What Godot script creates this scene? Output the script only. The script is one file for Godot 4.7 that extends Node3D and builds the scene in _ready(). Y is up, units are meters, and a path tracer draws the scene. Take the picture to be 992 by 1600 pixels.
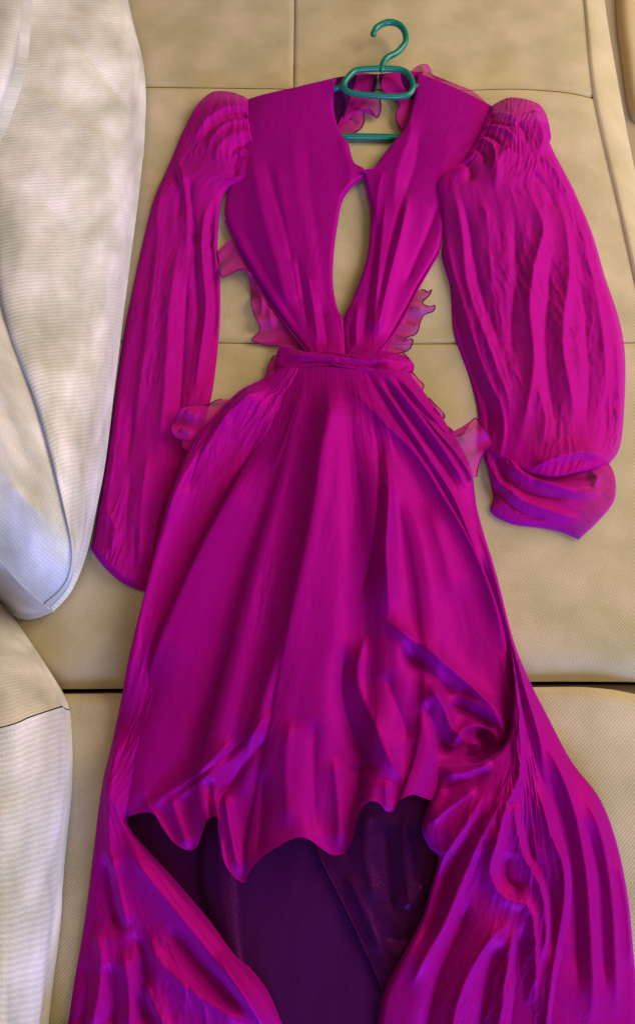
extends Node3D
# A magenta chiffon gown on a teal hanger, laid out on a beige sofa. Metres, y up; the sofa's top is y = 0.

const EYE := Vector3(0, 0.917, 0)
const PITCH := -70.2
const FOCAL := 1208.0          # of a picture 1600 high
var M := {}
var noise := FastNoiseLite.new()
var crinkle := FastNoiseLite.new()

func _ready():
	# ---- camera, light, exposure
	var cam := Camera3D.new(); cam.name = "camera"
	cam.position = EYE; cam.rotation_degrees = Vector3(PITCH, 0, 0)
	cam.fov = rad_to_deg(2.0 * atan(800.0 / FOCAL)); cam.near = 0.05; cam.far = 30.0
	add_child(cam); cam.current = true
	var we := WorldEnvironment.new(); we.name = "environment"
	var e := Environment.new()
	e.background_mode = Environment.BG_COLOR
	e.background_color = Color(0.66, 0.62, 0.60)
	e.background_energy_multiplier = 0.30
	e.tonemap_mode = Environment.TONE_MAPPER_LINEAR
	e.tonemap_exposure = 1.0
	e.ssao_enabled = true; e.ssil_enabled = true; e.sdfgi_enabled = true
	we.environment = e; add_child(we)
	# a tall window off the far right end of the sofa, blue sky light from a window behind the viewer, and the warm room above
	area_light("window_light", Vector3(1.75, 1.15, -1.0), Vector3(0, 0, -0.3), Vector2(1.9, 1.3), Color(1.0, 0.94, 0.84), 6.8)
	area_light("sky_window_light", Vector3(1.0, 0.95, 3.2), Vector3(0, 0, -0.3), Vector2(2.4, 1.1), Color(0.55, 0.67, 1.0), 26.0)
	area_light("room_light", Vector3(0.2, 2.4, -0.6), Vector3(0, 0, -0.4), Vector2(2.0, 1.4), Color(1.0, 0.84, 0.62), 1.2)

	noise.seed = 7; noise.noise_type = FastNoiseLite.TYPE_SIMPLEX_SMOOTH; noise.frequency = 1.0
	noise.fractal_type = FastNoiseLite.FRACTAL_FBM; noise.fractal_octaves = 3
	crinkle.seed = 19; crinkle.noise_type = FastNoiseLite.TYPE_SIMPLEX_SMOOTH; crinkle.frequency = 1.0
	crinkle.fractal_type = FastNoiseLite.FRACTAL_RIDGED; crinkle.fractal_octaves = 2
	crinkle.domain_warp_enabled = true; crinkle.domain_warp_amplitude = 0.8; crinkle.domain_warp_frequency = 0.5
	materials()
	sofa()
	pillows()
	hanger()
	gown()

func area_light(called: String, at: Vector3, aim: Vector3, size: Vector2, color: Color, energy: float):
	var l := AreaLight3D.new(); l.name = called
	l.area_size = size; l.light_color = color; l.light_energy = energy
	l.shadow_enabled = true
	add_child(l)
	l.look_at_from_position(at, aim, Vector3.UP)

# ---------------------------------------------------------------- materials
func cloth_material(base: Color, gloss: float, rough: float, alpha := 1.0, sheen := Color(0.62, 0.05, 1.0)) -> StandardMaterial3D:
	# shot chiffon: the yarn's colour times the crepe's grain, with the violet sheen of its weft on turned-away flanks
	var m := StandardMaterial3D.new()
	m.albedo_color = sheen.linear_to_srgb(); m.albedo_color.a = alpha
	m.albedo_texture = grain(Color(base.r / sheen.r, base.g / sheen.g, base.b / sheen.b))
	m.roughness = rough; m.metallic = gloss; m.metallic_specular = 0.08
	m.cull_mode = BaseMaterial3D.CULL_DISABLED
	m.rim_enabled = true; m.rim = 0.4; m.rim_tint = 1.0
	if alpha < 1.0: m.transparency = BaseMaterial3D.TRANSPARENCY_ALPHA
	m.normal_enabled = true; m.normal_texture = M.weave_normal; m.normal_scale = 0.15
	m.uv1_triplanar = true; m.uv1_world_triplanar = true; m.uv1_scale = Vector3.ONE * 7.0
	return m

func grain(c: Color) -> ImageTexture:
	var im := Image.create(256, 256, false, Image.FORMAT_RGB8)
	var d: PackedByteArray = M.weave_height
	for y in 256:
		for x in 256:
			var v := 0.90 + 0.20 * d[y * 256 + x] / 255.0
			im.set_pixel(x, y, Color(c.r * v, c.g * v, c.b * v).linear_to_srgb())
	return ImageTexture.create_from_image(im)

func materials():
	# crepe grain of the chiffon
	var n := FastNoiseLite.new(); n.seed = 3; n.frequency = 0.16; n.fractal_octaves = 3
	var im := n.get_seamless_image(256, 256); im.convert(Image.FORMAT_L8)
	M.weave_height = im.get_data()
	im.convert(Image.FORMAT_RGBA8)
	im.bump_map_to_normal_map(3.0)
	M.weave_normal = ImageTexture.create_from_image(im)
	M.silk = cloth_material(Color(0.285, 0.001, 0.155), 0.28, 0.55)
	M.chiffon = cloth_material(Color(0.34, 0.001, 0.170), 0.15, 0.64, 0.93)
	M.overlay = cloth_material(Color(0.31, 0.001, 0.172), 0.28, 0.55, 0.80)
	M.frill = cloth_material(Color(0.38, 0.006, 0.175), 0.05, 0.7, 0.78)
	M.hem = cloth_material(Color(0.16, 0.003, 0.07), 0.0, 0.7)
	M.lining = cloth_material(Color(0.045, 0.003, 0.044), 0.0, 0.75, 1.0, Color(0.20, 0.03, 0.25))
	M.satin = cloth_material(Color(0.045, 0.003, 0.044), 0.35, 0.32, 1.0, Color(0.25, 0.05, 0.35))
	M.seat = upholstery(Color(0.40, 0.322, 0.185), 160, 1, 0.09, 11)
	M.pillow = upholstery(Color(0.50, 0.46, 0.39), 140, 0, 0.16, 23, 0.06)
	M.pillow.uv1_triplanar = false
	M.piping = StandardMaterial3D.new(); M.piping.albedo_color = Color(0.50, 0.46, 0.40).linear_to_srgb(); M.piping.roughness = 0.9
	M.arm = StandardMaterial3D.new(); M.arm.albedo_color = Color(0.45, 0.33, 0.17).linear_to_srgb(); M.arm.roughness = 0.85
	M.base = StandardMaterial3D.new(); M.base.albedo_color = Color(0.26, 0.20, 0.11).linear_to_srgb(); M.base.roughness = 0.95
	M.floor = StandardMaterial3D.new(); M.floor.albedo_color = Color(0.30, 0.31, 0.33).linear_to_srgb(); M.floor.roughness = 0.6
	M.plastic = StandardMaterial3D.new(); M.plastic.albedo_color = Color(0.0, 0.135, 0.085).linear_to_srgb(); M.plastic.roughness = 0.3
	M.plastic.metallic_specular = 0.45

func upholstery(base: Color, lines: int, slant: int, mottle: float, seed_: int, cord := 0.11) -> StandardMaterial3D:
	# short-piled corded cloth: cords `lines` to the tile, brushed patches; one tile is 0.7 m
	var n := FastNoiseLite.new(); n.seed = seed_; n.frequency = 0.012; n.fractal_octaves = 4
	var big := n.get_seamless_image(512, 512)
	var n2 := FastNoiseLite.new(); n2.seed = seed_ + 1; n2.frequency = 0.25; n2.fractal_octaves = 2
	var fine := n2.get_seamless_image(512, 512)
	var size := 1024
	var col := PackedByteArray(); col.resize(size * size * 3)
	var hgt := PackedByteArray(); hgt.resize(size * size)
	var bb := big.get_data(); var bs: int = bb.size() / (512 * 512)
	var fb := fine.get_data(); var fs: int = fb.size() / (512 * 512)
	var c := base.linear_to_srgb()
	var wave := PackedFloat32Array(); wave.resize(size)
	for i in size: wave[i] = 0.5 + 0.5 * sin(TAU * i * lines / size)
	var k := 0
	for y in size:
		for x in size:
			var w := wave[(y + slant * x) % size]
			var q: float = bb[((y >> 1) * 512 + (x >> 1)) * bs] / 255.0 - 0.5
			var g: float = fb[((y % 512) * 512 + (x % 512)) * fs] / 255.0 - 0.5
			var v := 1.0 + mottle * q * 2.0 + cord * (w - 0.5) + 0.12 * g
			col[k * 3] = clampi(int(c.r * v * 255.0), 0, 255)
			col[k * 3 + 1] = clampi(int(c.g * v * (1.0 - 0.02 * q) * 255.0), 0, 255)
			col[k * 3 + 2] = clampi(int(c.b * v * (1.0 + 0.10 * q) * 255.0), 0, 255)
			hgt[k] = clampi(int((0.6 * w + 0.4 * (g + 0.5)) * 255.0), 0, 255)
			k += 1
	var m := StandardMaterial3D.new()
	m.albedo_texture = ImageTexture.create_from_image(Image.create_from_data(size, size, false, Image.FORMAT_RGB8, col))
	var relief := Image.create_from_data(size, size, false, Image.FORMAT_L8, hgt); relief.convert(Image.FORMAT_RGBA8); relief.bump_map_to_normal_map(1.0)
	m.normal_enabled = true; m.normal_texture = ImageTexture.create_from_image(relief); m.normal_scale = 0.35
	m.roughness = 0.95; m.metallic_specular = 0.2
	m.rim_enabled = true; m.rim = 0.35; m.rim_tint = 0.5
	m.uv1_triplanar = true; m.uv1_world_triplanar = true; m.uv1_scale = Vector3.ONE / 0.7
	return m

# ---------------------------------------------------------------- measuring and shaping
func at(x: float, y: float, h := 0.0) -> Vector3:
	# a point measured on the photograph that lies h millimetres above the sofa's top
	var a := deg_to_rad(PITCH)
	var q := Vector2((x - 496.0) / FOCAL, (800.0 - y) / FOCAL)
	var d := Vector3(q.x, q.y * cos(a) + sin(a), q.y * sin(a) - cos(a))
	return EYE + d * ((h * 0.001 - EYE.y) / d.y)

func cr(a: Vector3, b: Vector3, c: Vector3, d: Vector3, t: float) -> Vector3:
	return 0.5 * (2.0 * b + (c - a) * t + (2.0 * a - 5.0 * b + 4.0 * c - d) * t * t + (3.0 * b - a - 3.0 * c + d) * t * t * t)

func curve(pts: Array, count: int, even := true) -> PackedVector3Array:
	# a smooth curve through measured points [x, y, h (mm), ...], as `count` points in metres
	var p := []
	for i in range(0, pts.size(), 3): p.append(at(pts[i], pts[i + 1], pts[i + 2]))
	return smooth(p, count, even)

func smooth(p: Array, count: int, even := true) -> PackedVector3Array:
	var fine := PackedVector3Array()
	var steps := 12
	var n := p.size()
	for i in n - 1:
		for s in steps:
			fine.append(cr(p[maxi(i - 1, 0)], p[i], p[i + 1], p[mini(i + 2, n - 1)], float(s) / steps))
	fine.append(p[n - 1])
	var out := PackedVector3Array()
	var run := PackedFloat32Array([0.0])
	for i in range(1, fine.size()): run.append(run[i - 1] + (fine[i].distance_to(fine[i - 1]) if even else 1.0))
	var j := 0
	for k in count:
		var want := run[-1] * k / (count - 1)
		while j < fine.size() - 2 and run[j + 1] < want: j += 1
		out.append(fine[j].lerp(fine[j + 1], clampf((want - run[j]) / maxf(run[j + 1] - run[j], 1e-9), 0, 1)))
	return out

class Fold:
	var amp := 0.0
	var wl := 0.01
	var wr := 0.01
	var t0 := 0.2
	var t1 := 0.2
	var line := PackedVector2Array()

func fold(amp: float, wl: float, wr: float, pts: Array, h := 20.0, t0 := 0.2, t1 := 0.2) -> Fold:
	# a ridge (or valley) of amp mm along measured points [x, y, ...]; its flanks are wl mm wide to the left of its run, wr to the right
	var f := Fold.new(); f.amp = amp * 0.001; f.wl = wl * 0.001; f.wr = wr * 0.001; f.t0 = t0; f.t1 = t1
	var p := []
	for i in range(0, pts.size(), 2): p.append(at(pts[i], pts[i + 1], h))
	for v in smooth(p, maxi(3, p.size() * 3)): f.line.append(Vector2(v.x, v.z))
	return f

func lift(f: Fold, base: PackedVector3Array, up: PackedFloat32Array):
	var line := f.line
	var n := line.size()
	var reach := 2.7 * maxf(f.wl, f.wr)
	var lo := line[0]; var hi := line[0]
	for p in line: lo = lo.min(p); hi = hi.max(p)
	lo -= Vector2.ONE * reach; hi += Vector2.ONE * reach
	for i in base.size():
		var b := base[i]
		if b.x < lo.x or b.x > hi.x or b.z < lo.y or b.z > hi.y: continue
		var q := Vector2(b.x, b.z)
		var best := 1e9
		var along := 0.0
		var side := 1.0
		for k in n - 1:
			var a := line[k]
			var ab := line[k + 1] - a
			var aq := q - a
			var t := clampf(aq.dot(ab) / ab.length_squared(), 0.0, 1.0)
			var d2 := (aq - ab * t).length_squared()
			if d2 < best:
				best = d2; along = (k + t) / (n - 1.0); side = ab.cross(aq)
		var w := f.wr if side > 0.0 else f.wl
		var x := best / (w * w)
		if x < 7.3:
			up[i] += f.amp * (0.9 * exp(-pow(x, 0.8)) + 0.2 * exp(-x * 10.0)) * smoothstep(-0.001, f.t0, along) * smoothstep(-0.001, f.t1, 1.0 - along)

# A sheet spanned between four measured edges, raised by its folds, its puff and a fine crinkle, and rounded down at its edges.
# o: nu, nv; folds; puff (mm); fine [mm, across, along]; round [left, right, top, bottom] in mm; drop (mm); wall [..] in mm
func sheet(top: Array, bottom: Array, left: Array, right: Array, o := {}) -> ArrayMesh:
	var nu: int = o.get("nu", 60); var nv: int = o.get("nv", 60)
	var T := curve(top, nu); var B := curve(bottom, nu); var L := curve(left, nv); var R := curve(right, nv)
	return sheet_of(T, B, L, R, o)

func sheet_of(T: PackedVector3Array, B: PackedVector3Array, L: PackedVector3Array, R: PackedVector3Array, o: Dictionary) -> ArrayMesh:
	var nu := T.size(); var nv := L.size()
	var base := PackedVector3Array(); base.resize(nu * nv)
	for j in nv:
		var v := j / (nv - 1.0)
		for i in nu:
			var u := i / (nu - 1.0)
			base[j * nu + i] = T[i] * (1 - v) + B[i] * v + L[j] * (1 - u) + R[j] * u - (T[0] * (1 - u) * (1 - v) + T[nu - 1] * u * (1 - v) + B[0] * (1 - u) * v + B[nu - 1] * u * v)
	var up := PackedFloat32Array(); up.resize(nu * nv); up.fill(0.0)
	for f in o.get("folds", []): lift(f, base, up)
	var puff: float = o.get("puff", 0.0) * 0.001
	var gain: float = o.get("gain", 1.0)
	var power: float = o.get("power", 0.5)
	var crease: Array = o.get("crease", [0, 1, 1])
	var waves: Array = o.get("waves", [0.0, 0.0])
	var swell: Array = o.get("swell", [-2, -1])
	var fine: Array = o.get("fine", [0, 1, 1])
	var rnd: Array = o.get("round", [0, 0, 0, 0])
	var drop: float = o.get("drop", 0.0) * 0.001
	var keep: Array = o.get("keep", [0, 0, 0, 0])     # edges whose height the folds do not move
	var wide := 0.0
	var long := 0.0
	for i in nu - 1: wide += base[(nv / 2) * nu + i].distance_to(base[(nv / 2) * nu + i + 1])
	for j in nv - 1: long += base[j * nu + nu / 2].distance_to(base[(j + 1) * nu + nu / 2])
	for j in nv:
		var v := j / (nv - 1.0)
		var row := 0.0
		for i in nu - 1: row += base[j * nu + i].distance_to(base[j * nu + i + 1])
		for i in nu:
			var u := i / (nu - 1.0)
			var k := j * nu + i
			var dist := [u * row, (1 - u) * row, v * long, (1 - v) * long]
			var hold := 1.0
			var sink := 0.0
			for s in 4:
				if keep[s] > 0: hold *= smoothstep(0.0, keep[s] * 0.001, dist[s])
				if rnd[s] > 0:
					var x := clampf(1.0 - dist[s] / (rnd[s] * 0.001), 0, 1)
					sink = maxf(sink, 1.0 - sqrt(maxf(0.0, 1.0 - x * x)))
			var h := gain * up[k] * hold + puff * smoothstep(swell[0], swell[1], v) * pow(maxf(0.0, 4 * u * (1 - u)), power) + u * ripple(waves, v)
			if fine[0] > 0: h += fine[0] * 0.001 * hold * clampf(0.55 + 1.1 * noise.get_noise_2d(u * wide * 7.0 + 40.0, v * long * 3.0), 0.1, 1.3) * noise.get_noise_2d(u * wide * fine[1] + 3.7 * fine[1], v * long * fine[2] + wide * 90.0)
			if crease[0] > 0: h += crease[0] * 0.001 * hold * clampf(0.5 + 1.2 * noise.get_noise_2d(u * wide * 9.0 - 20.0, v * long * 5.0), 0.05, 1.2) * crinkle.get_noise_2d(u * wide * crease[1] + 11.0, v * long * crease[2] + wide * 50.0)
			base[k].y = maxf(base[k].y + h - drop * sink, o.get("least", -1000.0) * 0.001)
	var walls: Array = o.get("wall", [0, 0, 0, 0])
	return grid_mesh(base, nu, nv, walls, wide, long)

func grid_mesh(v: PackedVector3Array, nu: int, nv: int, walls := [0, 0, 0, 0], wide := 1.0, long := 1.0) -> ArrayMesh:
	var idx := PackedInt32Array()
	for j in nv - 1:
		for i in nu - 1:
			var a := j * nu + i
			idx.append_array([a, a + 1, a + nu, a + 1, a + nu + 1, a + nu])
	var rims := [range(nv).map(func(j): return j * nu), range(nv).map(func(j): return j * nu + nu - 1), range(nu), range(nu).map(func(i): return (nv - 1) * nu + i)]
	var nrm := PackedVector3Array(); nrm.resize(v.size())
	var uv := PackedVector2Array()
	for j in nv:
		for i in nu: uv.append(Vector2(i * wide / (nu - 1.0), j * long / (nv - 1.0)))
	for j in nv:
		for i in nu:
			var du := v[j * nu + mini(i + 1, nu - 1)] - v[j * nu + maxi(i - 1, 0)]
			var dv := v[mini(j + 1, nv - 1) * nu + i] - v[maxi(j - 1, 0) * nu + i]
			var c := dv.cross(du)
			nrm[j * nu + i] = c.normalized() if c.length_squared() > 1e-16 else Vector3.UP
	for s in 4:
		if walls[s] > 0:
			var rim: Array = rims[s]
			var first := v.size()
			for q in rim:
				var out: Vector3 = nrm[q]; out.y = 0
				out = out.normalized() if out.length() > 0.05 else Vector3.UP
				v.append(v[q]); v.append(v[q] - Vector3(0, walls[s] * 0.001, 0)); nrm.append(out); nrm.append(out); uv.append(uv[q]); uv.append(uv[q] + Vector2(0, walls[s] * 0.001))
			for q in rim.size() - 1:
				var a: int = first + q * 2
				idx.append_array([a, a + 1, a + 2, a + 2, a + 1, a + 3])
	return mesh_of(v, nrm, idx, uv)

func ripple(w: Array, v: float) -> float:
	return w[1] * 0.001 * sin(TAU * w[0] * v + 1.6 * sin(9.0 * v)) * smoothstep(0.0, 0.06, v) * smoothstep(0.0, 0.06, 1.0 - v)

func mesh_of(v: PackedVector3Array, n: PackedVector3Array, idx: PackedInt32Array, uv = null) -> ArrayMesh:
	var arr := []; arr.resize(Mesh.ARRAY_MAX)
	arr[Mesh.ARRAY_VERTEX] = v; arr[Mesh.ARRAY_NORMAL] = n; arr[Mesh.ARRAY_INDEX] = idx
	if uv != null: arr[Mesh.ARRAY_TEX_UV] = uv
	var m := ArrayMesh.new(); m.add_surface_from_arrays(Mesh.PRIMITIVE_TRIANGLES, arr)
	return m

func tube(p: PackedVector3Array, r: float, closed := false, flat := 1.0) -> ArrayMesh:
	var sides := 12
	var n := p.size()
	var v := PackedVector3Array(); var nr := PackedVector3Array(); var idx := PackedInt32Array()
	for i in n:
		var a := p[(i - 1 + n) % n] if closed else p[maxi(i - 1, 0)]
		var b := p[(i + 1) % n] if closed else p[mini(i + 1, n - 1)]
		var t := (b - a).normalized()
		var x := t.cross(Vector3.UP).normalized()
		var y := x.cross(t).normalized()
		for s in sides:
			var d := x * cos(TAU * s / sides) + y * sin(TAU * s / sides) * flat
			v.append(p[i] + d * r); nr.append(d.normalized())
	for i in (n if closed else n - 1):
		for s in sides:
			var a := i * sides + s; var b := i * sides + (s + 1) % sides
			var c := ((i + 1) % n) * sides + s; var d := ((i + 1) % n) * sides + (s + 1) % sides
			idx.append_array([a, b, c, b, d, c])
	if not closed:
		for end in [0, n - 1]:
			var t := (p[1] - p[0]).normalized() * -1.0 if end == 0 else (p[n - 1] - p[n - 2]).normalized()
			v.append(p[end] + t * r * 0.6); nr.append(t)
			for s in sides: idx.append_array([v.size() - 1, end * sides + s, end * sides + (s + 1) % sides] if end != 0 else [v.size() - 1, end * sides + (s + 1) % sides, end * sides + s])
	return mesh_of(v, nr, idx)

func thing(called: String, label: String, category: String, where := Vector3.ZERO, group := "") -> Node3D:
	var o := Node3D.new(); o.name = called; o.position = where
	o.set_meta("label", label); o.set_meta("category", category)
	if group: o.set_meta("group", group)
	add_child(o, true)
	return o

func part(called: String, mesh: Mesh, m: Material, parent: Node3D, label := "") -> MeshInstance3D:
	var o := MeshInstance3D.new(); o.name = called; o.mesh = mesh; o.material_override = m
	var root := parent
	var off := Vector3.ZERO
	while root is Node3D and root != self: off += root.position; root = root.get_parent()
	o.position = -off
	if label: o.set_meta("label", label)
	parent.add_child(o, true)
	return o

func hem(p: PackedVector3Array, r: float, m: Material, parent: Node3D, called := "rolled_hem"):
	part(called, tube(p, r), m, parent)

# ---------------------------------------------------------------- the sofa
func sofa():
	var fl := MeshInstance3D.new(); fl.name = "floor"
	var pm := PlaneMesh.new(); pm.size = Vector2(8, 8); fl.mesh = pm; fl.material_override = M.floor; fl.position = Vector3(0, -0.45, 0)
	fl.set_meta("kind", "structure"); add_child(fl)

	var c := thing("sofa", "tan rounded sofa arm across the dark gap in the far right corner", "sofa", at(500, 700, -160))
	var bm := BoxMesh.new(); bm.size = Vector3(1.9, 0.10, 2.1)
	var bx := part("base_board", bm, M.base, c); bx.position += at(500, 700, -97) + Vector3(-0.02, 0.0, 0)

	var a := thing("seat_cushion", "large beige corded seat cushion with stitched panels under the gown's top and waist", "sofa cushion", at(500, 600, -150), "beige seat cushions of the sofa")
	var o := {"nu": 130, "nv": 70, "drop": 2.2, "round": [6, 6, 6, 6]}
	# far row: two panels that meet at an upright seam
	part("panel", sheet([-160, -170, 0, 457, -170, 0], [-170, 133, 0, 200, 134, 0, 458, 137, 0], [-160, -170, 0, -170, 133, 0], [457, -170, 0, 459.5, 0, 0, 458, 137, 0], o), M.seat, a)
	o = {"nu": 150, "nv": 70, "drop": 2.2, "round": [6, 0, 6, 6]}
	part("panel", sheet([458, -170, 0, 890, -170, -4], [459, 137, 0, 700, 139, 0, 800, 137, 0, 880, 142, 0, 925, 151, -4], [458, -170, 0, 460.5, 0, 0, 459, 137, 0], [890, -170, -4, 910, 0, -4, 925, 151, -4], o), M.seat, a)
	o = {"nu": 160, "nv": 100, "drop": 2.2, "round": [9, 0, 6, 6]}
	part("panel", sheet([-170, 134, 1, 200, 135, 1, 460, 138, 1, 700, 140, 1, 800, 138, 1, 880, 143, 1, 925, 152, -4], [-190, 531, 0, 180, 532, 0, 500, 536, 0, 800, 535, 0, 1010, 534, -4], [-170, 134, 1, -190, 531, 0], [925, 152, -4, 965, 330, -4, 1010, 534, -4], o), M.seat, a)
	part("panel", sheet([-190, 532, 1, 180, 533, 1, 500, 537, 1, 800, 536, 1, 1010, 535, -4], [-230, 1074, 0, 60, 1074, 0, 500, 1070, 0, 850, 1062, 0, 1120, 1064, -4], [-190, 532, 1, -230, 1074, 0], [1010, 535, -4, 1060, 800, -4, 1120, 1064, -4], {"nu": 180, "nv": 120, "drop": 2.2, "round": [9, 0, 6, 0], "puff": 0.0, "folds": [fold(-22, 24, 40, [-300, 1086, 60, 1086, 500, 1082, 850, 1074, 1400, 1076], 0)], "wall": [0, 0, 0, 120]}), M.seat, a)
	# the rolled right-hand border of the cushion, with its wall down to the gap
	part("border", sheet([890, -170, -4, 930, -170, -38], [1120, 1064, -4, 1160, 1064, -38], [890, -170, -4, 910, 0, -4, 925, 151, -4, 965, 330, -4, 1010, 534, -4, 1060, 800, -4, 1120, 1064, -4], [930, -170, -38, 944, 0, -38, 965, 130, -38, 1003, 330, -38, 1045, 533, -38, 1100, 800, -38, 1160, 1064, -38], {"nu": 16, "nv": 160, "puff": 11.0, "wall": [0, 150, 0, 60]}), M.seat, a)

	var b := thing("seat_cushion", "beige corded seat cushion nearest the viewer, beyond the gap under the flared skirt", "sofa cushion", at(500, 1300, -150), "beige seat cushions of the sofa")
	part("panel", sheet([-230, 1083, 0, 60, 1083, 0, 180, 1082, 0, 500, 1079, 0, 850, 1072, 0, 940, 1074, 0, 1000, 1084, -6, 1100, 1108, -20], [-300, 1800, 0, 1300, 1800, 0], [-230, 1083, 0, -300, 1800, 0], [1100, 1108, -20, 1300, 1800, -20], {"nu": 190, "nv": 130, "drop": 9.0, "round": [9, 9, 16, 9], "wall": [0, 120, 120, 120]}), M.seat, b)

	part("armrest", sheet([962, -170, -30, 1200, -170, -30], [993, 174, -30, 1030, 190, -30, 1200, 180, -30], [962, -170, -30, 966, 0, -30, 975, 80, -30, 984, 145, -30, 993, 174, -30], [1200, -170, -30, 1200, 180, -30], {"nu": 60, "nv": 80, "drop": 22.0, "round": [24, 0, 0, 24], "wall": [200, 0, 0, 200]}), M.arm, c)

# ---------------------------------------------------------------- back cushions on the left
func pillows():
	var g := "pale back cushions along the left"
	var a := thing("back_cushion", "long pale ribbed back cushion beside the gown's left sleeve, with a slanting seam", "cushion", at(20, 700, 0), g)
	var side := [
		fold(-3, 9, 6, [100, 60, 160, 120, 225, 160], 120), fold(2.5, 12, 20, [60, 170, 120, 205, 190, 210], 130), fold(-2.5, 14, 12, [70, 300, 120, 420, 130, 560], 130),
		fold(3, 16, 16, [190, 520, 160, 690, 140, 800], 100), fold(-3, 12, 10, [170, 560, 150, 700, 130, 810], 110), fold(2, 14, 14, [90, 560, 110, 700, 130, 790], 130)]
	part("side_panel", sheet([-40, -90, 150, 100, -90, 120, 178, -90, 70, 182, -90, 10], [78, 950, 62, 81, 954, 40, 84, 956, 8],
		[-40, -90, 150, -30, 200, 165, 2, 470, 165, 60, 640, 160, 100, 790, 146, 116, 869, 122, 108, 915, 96, 78, 950, 62], [182, -90, 10, 205, 20, 10, 226, 110, 10, 227, 200, 10, 218, 300, 10, 201, 430, 10, 186, 550, 10, 166, 720, 10, 150, 805, 10, 134, 872, 10, 112, 924, 8, 84, 956, 8],
		{"nu": 90, "nv": 260, "folds": side, "puff": 30.0, "fine": [2.0, 16, 5]}), M.pillow, a)
	var front := [fold(-3, 10, 14, [0, 620, 40, 700, 60, 800], 160), fold(3, 12, 14, [20, 760, 60, 800, 100, 850], 160)]
	part("front_panel", sheet([-260, 300, 170, -100, 400, 172, 2, 470, 165], [-260, 790, 150, -60, 840, 150, 0, 878, 132, 40, 920, 104, 78, 950, 62], [-260, 300, 170, -260, 790, 150], [2, 470, 165, 60, 640, 160, 100, 790, 146, 116, 869, 122, 108, 915, 96, 78, 950, 62],
		{"nu": 80, "nv": 120, "folds": front, "puff": 8.0, "wall": [160, 0, 160, 0], "fine": [2.5, 9, 9]}), M.pillow, a)
	part("end_panel", sheet([-260, 790, 150, -60, 840, 150, 0, 878, 132, 40, 920, 104, 78, 950, 62], [-260, 860, 10, -60, 915, 10, 0, 940, 10, 28, 966, 10, 56, 968, 8, 84, 956, 8], [-260, 790, 150, -260, 860, 10], [78, 950, 62, 81, 954, 40, 84, 956, 8], {"nu": 120, "nv": 30, "puff": 7.0, "wall": [140, 0, 0, 0]}), M.pillow, a)
	part("seam_piping", tube(curve([-60, 330, 180, 2, 470, 166, 60, 640, 161, 100, 790, 147, 116, 869, 123, 108, 915, 97, 78, 950, 63], 80), 0.0009), M.piping, a)
	part("seam_piping", tube(curve([-60, 840, 151, 0, 878, 133, 40, 920, 105, 78, 951, 63], 50), 0.0010), M.piping, a)

	var b := thing("back_cushion", "bright white edge of a back cushion cut off at the top left corner", "cushion", at(-20, 60, 0), g)
	part("cover", sheet([-160, -120, 230, 34, -120, 215, 46, -120, 190], [-160, 240, 230, -30, 236, 210, -22, 240, 190], [-160, -120, 230, -160, 240, 230], [46, -120, 190, 38, 0, 190, 31, 80, 190, 8, 165, 190, -22, 240, 190], {"nu": 40, "nv": 80, "puff": 16.0, "fine": [2, 10, 10], "wall": [200, 170, 200, 180]}), M.pillow, b)

	var c := thing("back_cushion", "pale twill back cushion at the lower left, seam across its rounded top", "cushion", at(0, 1300, 0), g)
	var cf := [fold(2.5, 14, 14, [20, 1240, 40, 1340, 50, 1450], 150), fold(-3, 14, 16, [60, 1250, 70, 1380, 60, 1500], 150), fold(2, 10, 10, [0, 1400, 30, 1450, 30, 1560], 150)]
	part("upper_panel", sheet([-260, 900, 40, -60, 925, 36, 0, 942, 30], [-260, 1190, 170, 0, 1142, 160, 60, 1122, 135, 92, 1110, 90, 103, 1105, 50, 101, 1106, 20], [-260, 900, 40, -260, 1040, 130, -260, 1190, 170], [0, 942, 30, 30, 985, 24, 60, 1030, 22, 90, 1078, 20, 101, 1106, 20], {"nu": 80, "nv": 60, "puff": 22.0, "fine": [1.6, 12, 12], "wall": [130, 20, 36, 0]}), M.pillow, c)
	part("lower_panel", sheet([-260, 1192, 170, 0, 1144, 160, 60, 1124, 135, 92, 1112, 90, 104, 1107, 50, 102, 1108, 20], [-260, 1700, 180, 0, 1700, 170, 30, 1700, 140, 58, 1700, 80, 56, 1700, 20], [-260, 1192, 170, -260, 1700, 180], [102, 1108, 20, 106, 1180, 20, 103, 1260, 20, 93, 1350, 20, 86, 1450, 20, 73, 1550, 20, 56, 1700, 20], {"nu": 80, "nv": 130, "folds": cf, "puff": 22.0, "fine": [2.0, 12, 6], "wall": [170, 20, 0, 170]}), M.pillow, c)

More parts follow.
